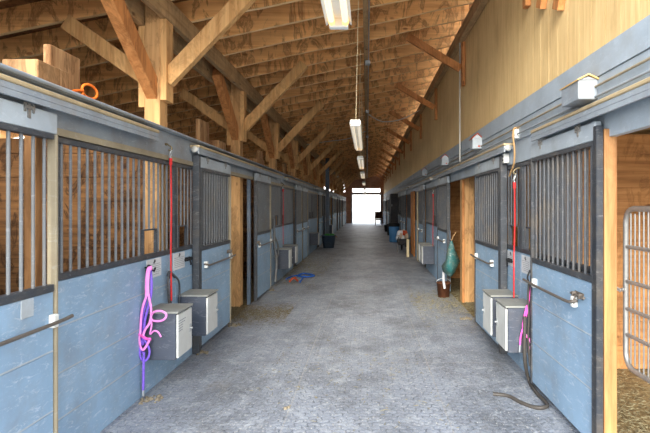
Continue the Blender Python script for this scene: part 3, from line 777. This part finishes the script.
# right halter
t = thing('halter_and_lead', 'pink and dark halters hanging behind the right handle bar', 'halter', (WR-.04, 4.44, .3)); hxr = WR-.06
hp([(531, 286), (529, 300), (526.5, 315), (524, 325), (521, 335), (520, 345)], .005, 'cheek_strap', 'magenta', t, 2.2, X=hxr)
hp([(527, 305), (524, 318), (523, 328), (526, 336), (531, 340)], .005, 'nose_band', 'magenta', t, 2.2, X=hxr)
hp([(522, 331), (527, 336), (531, 344), (529, 350)], .005, 'cheek_strap', 'pink', t, 2.2, X=hxr)
hp([(529, 283), (528, 300), (529, 318), (528, 335), (529, 352), (530, 366)], .012, 'lead_rope', 'hose', t, X=hxr)
hp([(532, 275), (531, 290), (530.5, 310), (531.5, 330), (531, 345)], .006, 'crown_strap', 'black', t, 2, X=hxr)
hp([(530, 270), (532, 277), (530, 283), (527.5, 278), (530, 270)], .010, 'hook', 'black', t, X=hxr)
hp([(520, 345), (519.5, 352)], .010, 'snap', 'zinc', t, X=hxr)
# hose/lead on the floor at the right
def fl(u, v, z=.012): Y = (HC-z)*F/(v-V0); return Vector(((u-U0)*Y/F, Y, z))
m = MB(); q = [Vector((WR-.115, 4.42, .62)), Vector((WR-.115, 4.42, .25)), fl(529, 380, .03), fl(536, 392, .02), fl(547, 404, .02), fl(543, 407.5, .02), fl(533, 407), fl(520, 402), fl(508, 396), fl(493, 394)]
m.tube(smooth(q, 7), .016, 8); tag(m.build('floor_hose', 'hose'), 'dark hose curling over the pavers beside the big right door', 'hose')
# orange bit of orange near blue halter, blue halter on floor
m = MB(); 
for a in ([(298, 275.5), (303, 273.5), (309, 274), (314, 275.5), (308, 276.8), (300, 276.5)],):
    m.tube(smooth([fl(u, v, .03) for u, v in a], 5, True), .018, 6, closed=True, flat=1.6)
m.tube(smooth([fl(304, 276, .03), fl(302, 279, .02), fl(300, 282, .02)], 4), .018, 6); m.tube(smooth([fl(300, 275, .03), fl(293, 276, .02), fl(286, 279, .02)], 4), .015, 6)
tag(m.build('floor_halter', 'royal_blue'), 'bright blue halter lying on the floor on the left side', 'halter')
m = MB(); m.tube(smooth([(-WL+.06, 9.75, 1.35), (-WL+.06, 9.8, 1.1), (-WL+.07, 9.78, .8), (-WL+.10, 9.85, .5), (-WL+.08, 9.8, .1)], 5), .025, 6)
m.tube(smooth([(-WL+.07, 9.8, 1.0), (-WL+.09, 10.05, .8), (-WL+.08, 10.1, .6), (-WL+.08, 9.85, .55)], 5), .02, 6)
tag(m.build('hanging_halter', 'bar_steel'), 'blue-grey halter and lead hanging on the left wall above the blue floor halter', 'halter')
m = MB(); m.tube(smooth([(-WL+.30, 10.15, .05), (-WL+.38, 10.2, .12), (-WL+.45, 10.35, .04), (-WL+.36, 10.5, .09)], 5), .018, 6)
tag(m.build('red_lead', 'rust_red'), 'rusty red lead rope heaped under the left feed box past the post', 'rope')

# handle chain at the right
t = thing('chain', 'galvanised chain with snap from the wooden post to the mesh gate', 'chain', (WR+.02, 3.18, 1.1))
q = smooth([pt(608, 269, 1.52), pt(611, 277, 1.53), pt(614, 285, 1.55), pt(619, 290, 1.57), pt(625, 289, 1.585)], 5)
L = len(q)
m = MB()
for i in range(0, L-1):
    a, c = q[i], q[i+1]; d = (c-a).normalized(); n1 = d.cross(Vector((1, 0, 0))).normalized(); n2 = d.cross(n1)
    nn = n1 if i % 2 else n2; mid = (a+c)/2; hl = (c-a).length*.68
    m.tube([mid+d*hl*math.cos(w)+nn*.011*math.sin(w)-t.location for w in [j*2*math.pi/8 for j in range(8)]], .0035, 5, closed=True)
m.build('links', 'galv', t)
m = MB(); m.tube([q[0]-t.location+Vector((.01, 0, .03)), q[0]-t.location], .009, 6); m.build('staple', 'zinc', t)

# mesh gate
GX = WR+.105
t = thing('stall_gate', 'galvanised barred gate with rounded corners across the open right stall', 'gate', (GX, 2.0, .6))
Y1, Z1 = 1.12, .98; rc = .09
def rrect(y0, y1, z0, z1, r):
    pts = []
    for cy_, cz_, a0 in ((y1-r, z1-r, 0), (y0+r, z1-r, 90), (y0+r, z0+r, 180), (y1-r, z0+r, 270)):
        for i in range(6): a = math.radians(a0+i*18); pts.append((0, cy_+r*math.cos(a), cz_+r*math.sin(a)))
    return pts
m = MB(); m.tube(rrect(0, Y1, 0, Z1, rc), .017, 8, closed=True); m.build('frame', 'galv', t)
for z in (.20, .36, .53, .745):
    m = MB(); m.tube([(0, .015, z), (0, Y1-.015, z)], .012, 8); m.build('cross_rail', 'galv', t)
nb = 22
for i in range(nb):
    y = Y1-.06-i*(Y1-.12)/(nb-1); e = .03 if (i < 2 or i > nb-3) else .01
    m = MB(); m.tube([(0, y, e), (0, y, Z1-e)], .0055, 6); m.build('bar', 'galv', t)

# ------------------------------------------------------------------ fluorescent fixtures
def fixture():
    t = thing('strip_light', '', 'light', (0, 0, 0), 'strip lights above the aisle')
    m = MB(); m.add([(-.05, 0, .05), (.05, 0, .05), (.062, 0, .0), (.03, 0, .022), (-.03, 0, .022), (-.062, 0, .0),
                     (-.05, 2.44, .05), (.05, 2.44, .05), (.062, 2.44, .0), (.03, 2.44, .022), (-.03, 2.44, .022), (-.062, 2.44, .0)],
                    [(0, 1, 2, 3, 4, 5)[::-1], (6, 7, 8, 9, 10, 11), (0, 6, 7, 1), (1, 7, 8, 2), (2, 8, 9, 3), (3, 9, 10, 4), (4, 10, 11, 5), (5, 11, 6, 0)])
    m.build('housing', 'white_enamel', t)
    m = MB(); m.box(-.05, .05, 0, .04, -.02, .05, ch=.004); m.build('end_cap', 'white_enamel', t); m = MB(); m.box(-.045, .045, 2.40, 2.44, -.02, .05, ch=.004); m.build('end_cap', 'white_enamel', t)
    for x in (-.033, .033):
        m = MB(); m.tube([(x, .06, 0), (x, 2.36, 0)], .015, 10); o = m.build('tube', 'tube_glow', t)
        m = MB(); m.tube([(x, 2.36, 0), (x, 2.40, 0)], .0155, 10); m.tube([(x, .04, 0), (x, .06, 0)], .0155, 10); m.build('tube_end', 'tube_tip', o)
    for y in (.25, 2.2):
        m = MB(); m.tube([(0, y, .05), (.03, y, 1.48)], .004, 5); m.build('hanging_cord', 'cream', t)
    return t
fx = fixture(); fx.location = (-.135, -.02, 2.47); fx['label'] = 'glowing strip light at the top edge, nearest the camera'
for i, y in enumerate((5.35, 9.3, 13.4, 19, 26, 33)):
    dup(fx, (-.125, y, 2.47), 'white strip light hanging over the aisle, %s from the camera' % ORD[i+1])

# ------------------------------------------------------------------ things further down
# hay net / cloth hung on the open right door
t = thing('hay_net', 'teal cloth and net hanging at the open right doorway', 'hay net', (WR-.12, 8.35, .42))
m = MB(); r = random.Random(11); N = 12; vs = []; fs = []
prof = [(.0, .03), (.06, .10), (.16, .14), (.26, .12), (.4, .08), (.52, .05), (.6, .015)]
for z, rad in prof:
    for j in range(N):
        a = j*2*math.pi/N; q_ = rad*(1+.22*math.sin(3*a+z*6)); q_ *= 1+.25*r.uniform(-1, 1); vs.append((.0+q_*.85*math.cos(a), q_*math.sin(a)*1.2-z*.15, z))
for i in range(len(prof)-1):
    for j in range(N): fs.append((i*N+j, i*N+(j+1) % N, (i+1)*N+(j+1) % N, (i+1)*N+j))
m.add(vs, fs, True); m.build('cloth', 'teal', t)
m = MB(); m.tube(smooth([(.0, -.09, .58), (.03, -.09, .66), (.08, -.1, .74)], 4), .008, 6); m.build('cord', 'rope_tan', t)
m = MB(); m.tube(smooth([(-.03, .05, .3), (-.08, .16, .1), (-.08, .2, -.1), (-.06, .2, -.24)], 5), .022, 8); m.build('white_rag', 'white_card', t)
# bucket behind
def bucket(x, y, r_, h, mat, lab, z0=0, name='bucket'):
    t = thing(name, lab, 'bucket', (x, y, z0))
    m = MB(); m.lathe([(.001, 0), (r_*.82, 0), (r_, h), (r_*1.06, h), (r_*1.06, h-.02), (r_*.95, h-.02), (r_*.78, .015), (.001, .015)], (0, 0, 0), 18); m.build('tub', mat, t)
    m = MB(); m.tube([(r_*1.03*math.cos(a), 0, h+r_*.9*math.sin(a)*.6) for a in [i*math.pi/10 for i in range(11)]], .006, 6); m.build('bail', 'zinc', t); return t
bucket(WR-.17, 8.75, .12, .26, 'dark_wood', 'brown bucket on the floor under the teal hay net')
# muck tub with green stuff, left
t = thing('muck_tub', 'dark blue-grey muck tub filled with green stuff beside the blue pole', 'tub', (-1.45, 18.9, 0))
m = MB(); m.lathe([(.001, 0), (.20, 0), (.27, .48), (.29, .48), (.29, .455), (.265, .455), (.19, .02), (.001, .02)], (0, 0, 0), 20); m.build('tub', 'bin_grey', t)
m = MB()
for s_ in (-1, 1): m.tube(smooth([(s_*.27, -.06, .44), (s_*.33, 0, .40), (s_*.27, .06, .44)], 5), .012, 6)
m.build('rope_handle', 'rope_tan', t)
m = MB(); r = random.Random(2)
for i in range(12):
    a = r.uniform(0, 6.28); d = r.uniform(0, .17); q_ = r.uniform(.05, .10)
    m.lathe([(q_*.6, -.05), (q_, .0), (q_*.8, .05), (q_*.3, .08), (.001, .085)], (math.cos(a)*d, math.sin(a)*d, .45), 8)
m.build('green_contents', 'green', t)
# wheelbarrow-like cart with bundled things
t = thing('loaded_cart', 'low cart heaped with bundled feed sacks beside the right stalls', 'cart', (1.25, 17.5, 0))
m = MB(); m.add([(-.16, -.35, .26), (.16, -.35, .26), (.16, .45, .26), (-.16, .45, .26), (-.21, -.45, .46), (.21, -.45, .46), (.21, .55, .46), (-.21, .55, .46)],
                [(0, 3, 2, 1), (0, 1, 5, 4), (1, 2, 6, 5), (2, 3, 7, 6), (3, 0, 4, 7)]); m.build('tray', 'charcoal', t)
for s_ in (-1, 1):
    m = MB(); m.tube([(s_*.2, -.85, .55), (s_*.16, -.2, .28), (s_*.1, .5, .2)], .018, 6); m.build('handle', 'handle_steel', t)
    m = MB(); m.tube([(s_*.18, -.3, .29), (s_*.2, -.34, .0)], .015, 6); m.build('leg', 'handle_steel', t)
m = MB(); m.tube([(.03*0, .55+.17*math.cos(a), .185+.165*math.sin(a)) for a in [i*2*math.pi/18 for i in range(18)]], .03, 8, closed=True); m.tube([(-.1, .55, .19), (.1, .55, .19)], .02, 8); m.build('wheel', 'black', t)
m = MB(); r = random.Random(9)
for i in range(22):
    x, y = r.uniform(-.15, .15), r.uniform(-.4, .45); q_ = r.uniform(.05, .10)
    m.lathe([(q_*.8, -.08), (q_, .0), (q_*.85, .05), (q_*.5, .08), (.001, .09)], (x, y, .48+r.uniform(-.03, .2)), 10, mi=i % 3)
m.build('sacks', ['burlap', 'white_card', 'rust_red'], t)
# trash can, blue with black lid
t = thing('trash_can', 'light blue trash can with a black bag over its rim', 'trash can', (1.18, 21.9, 0))
m = MB(); m.lathe([(.001, 0), (.19, 0), (.23, .74), (.001, .74)], (0, 0, 0), 20)
for i in range(10): 
    a = i*2*math.pi/10; m.box(.19*math.cos(a)-.012, .19*math.cos(a)+.012, .19*math.sin(a)-.012, .19*math.sin(a)+.012, .05, .6)
m.build('can', 'bin_blue', t)
m = MB(); m.lathe([(.236, .68), (.25, .74), (.245, .80), (.2, .84), (.1, .86), (.001, .86)], (0, 0, 0), 20); m.build('bag', 'black', t)
# dark tall cabinet / notice panel behind it
t = thing('tack_cabinet', 'tall dark grey tack cabinet standing out from the right wall', 'cabinet', (1.085, 23.0, 0))
m = MB(); m.box(0, .34, 0, .9, .08, 2.15, ch=.01); m.build('body', 'charcoal', t)
for z0, z1 in ((.12, 1.1), (1.13, 2.1)):
    m = MB(); m.box(.02, .32, -.02, -.001, z0, z1, ch=.006); d_ = m.build('door', 'charcoal', t)
    m = MB(); m.tube([(.06, -.03, (z0+z1)/2-.05), (.06, -.03, (z0+z1)/2+.05)], .008, 6); m.build('handle', 'zinc', d_)
m = MB()
for x in (.03, .31): m.box(x-.02, x+.02, .03, .07, 0, .08); m.box(x-.02, x+.02, .82, .86, 0, .08)
m.build('foot', 'black', t)
# cream leaning board
m = MB(); m.box(WR-.05, WR-.02, 14.15, 14.7, .0, 2.0, ch=.005); tag(m.build('notice_board', 'cream'), 'tall cream board standing upright against the right stall fronts', 'board')
m = MB()
for i in range(6): m.box(WR-.055, WR-.02, 15.5+i*.2, 15.69+i*.2, .02, 2.05, ch=.004)
tag(m.build('plank_door', 'red_wood'), 'reddish brown plank door leaf against the right stalls near the cart', 'door')
m = MB(); m.box(WR-.28, WR-.2, 15.5, 15.58, 0, .55, ch=.01); tag(m.build('short_post', 'cream'), 'short tan wooden stump in front of the right stalls', 'post')
# chair near the end
t = thing('chair', 'dark wooden chair standing beside the far gateway', 'chair', (.95, 40.5, 0))
m = MB(); m.box(-.3, .3, -.3, .3, .42, .50, ch=.02); m.build('seat', 'dark_wood', t)
m = MB(); m.box(-.3, .3, .24, .3, .52, 1.1, ch=.02); m.build('backrest', 'dark_wood', t)
for x in (-.26, .26):
    for y in (-.26, .26): m = MB(); m.box(x-.03, x+.03, y-.03, y+.03, 0, .42); m.build('leg', 'dark_wood', t)
for x in (-.3, .3): m = MB(); m.box(x-.03, x+.03, -.28, .24, .66, .70); m.box(x-.03, x+.03, -.28, -.22, .5, .66); m.build('arm', 'dark_wood', t)
bucket(1.22, 30.5, .17, .4, 'black', 'black tub by the right wall in the far part of the barn', name='bucket')
bucket(1.22, 27.0, .15, .6, 'charcoal', 'dark bin by the right wall beyond the tack cabinet', name='bucket')

# ------------------------------------------------------------------ hay litter (uncountable)
def litter(name, boxes, n, lab, seed, ln=.06, mat='hay'):
    r = random.Random(seed); m = MB()
    for i in range(n):
        x0, x1, y0, y1, e = boxes[i % len(boxes)]
        x = x0+(x1-x0)*(r.random()**e if e > 0 else 1-r.random()**(-e)); y = r.uniform(y0, y1) if e == 0 else (y0+y1)/2+(y1-y0)*.25*r.gauss(0, 1)
        a = r.uniform(0, math.pi); l = r.uniform(.4, 1)*ln; w = .0022; z = .004+r.random()*.012; dz = r.uniform(-.006, .01)
        dx, dy = math.cos(a)*l, math.sin(a)*l; nx, ny = -math.sin(a)*w, math.cos(a)*w
        m.add([(x-nx, y-ny, z), (x+nx, y+ny, z), (x+dx+nx, y+dy+ny, z+dz), (x+dx-nx, y+dy-ny, z+dz), (x+dx/2, y+dy/2, z+dz/2+.004)], [(0, 1, 4), (1, 2, 4), (2, 3, 4), (3, 0, 4)])
    return tag(m.build(name, mat), lab, 'hay', kind='stuff')
litter('hay_litter', [(-WL-.25, -1.15, 6.7, 8.0, 1.6)], 2600, 'loose hay scattered before the open left doorway', 1, mat='hay_dark')
litter('hay_litter', [(WR+.25, .75, 6.9, 9.6, 1.6)], 2200, 'loose hay scattered before the open right doorway', 2)
litter('hay_litter', [(-WL+.02, -1.0, 9, 17, 1.7)], 1500, 'thin hay strewn along the left side farther down', 3, .09)
litter('hay_litter', [(WR+.06, WR+1.4, 2.0, 4.8, 1.0)], 3000, 'straw bedding strewn in the open right stall', 4)
litter('hay_litter', [(-1.0, .7, 3.3, 6.6, 1.0)], 250, 'a few stray hay stems over the pavers', 5, .05)

# ------------------------------------------------------------------ light and camera
w = bpy.data.worlds.new('sky'); bpy.context.scene.world = w; w.use_nodes = True
nt = w.node_tree; bg = nt.nodes['Background']
tc = nt.nodes.new('ShaderNodeTexCoord'); sp = nt.nodes.new('ShaderNodeSeparateXYZ'); rp = nt.nodes.new('ShaderNodeValToRGB')
nt.links.new(tc.outputs['Generated'], sp.inputs[0]); nt.links.new(sp.outputs[2], rp.inputs[0]); nt.links.new(rp.outputs[0], bg.inputs[0])
rp.color_ramp.elements[0].position = 0; rp.color_ramp.elements[0].color = (1, .98, .95, 1)
rp.color_ramp.elements[1].position = .6; rp.color_ramp.elements[1].color = (.75, .86, 1, 1)
bg.inputs[1].default_value = 2.1
def sun(name, direction, e, ang, col):
    l = bpy.data.lights.new(name, 'SUN'); l.energy = e; l.angle = math.radians(ang); l.color = col
    o = bpy.data.objects.new(name, l); C.objects.link(o)
    o.rotation_euler = Vector(direction).to_track_quat('-Z', 'Y').to_euler(); return o
sun('sun', (.12, .85, -.36), 4.0, 30, (1, .95, .86))
for i, y in enumerate((5.35, 9.3, 13.4, 19, 26, 33)):
    l = bpy.data.lights.new('tube_light', 'AREA'); l.shape = 'RECTANGLE'; l.size = .12; l.size_y = 2.3; l.energy = 7; l.color = (1, .93, .82)
    o = bpy.data.objects.new('tube_light', l); C.objects.link(o); o.location = (-.125, y+1.22, 2.44)
cam = bpy.data.cameras.new('camera'); co = bpy.data.objects.new('camera', cam); C.objects.link(co)
co.location = (0, 0, HC); co.rotation_euler = (math.pi/2, 0, 0)
cam.sensor_width = 36; cam.sensor_fit = 'HORIZONTAL'; cam.lens = F*36/650
cam.shift_x = -(U0-325)/650; cam.shift_y = -(216.5-V0)/650
cam.clip_start = .05; cam.clip_end = 400
sc = bpy.context.scene; sc.camera = co
sc.view_settings.view_transform = 'Standard'; sc.view_settings.look = 'None'; sc.view_settings.gamma = 1
sc.view_settings.use_curve_mapping = False; sc.view_settings.exposure = 1.12
sc.cycles.use_denoising = True; sc.cycles.max_bounces = 10; sc.cycles.diffuse_bounces = 6
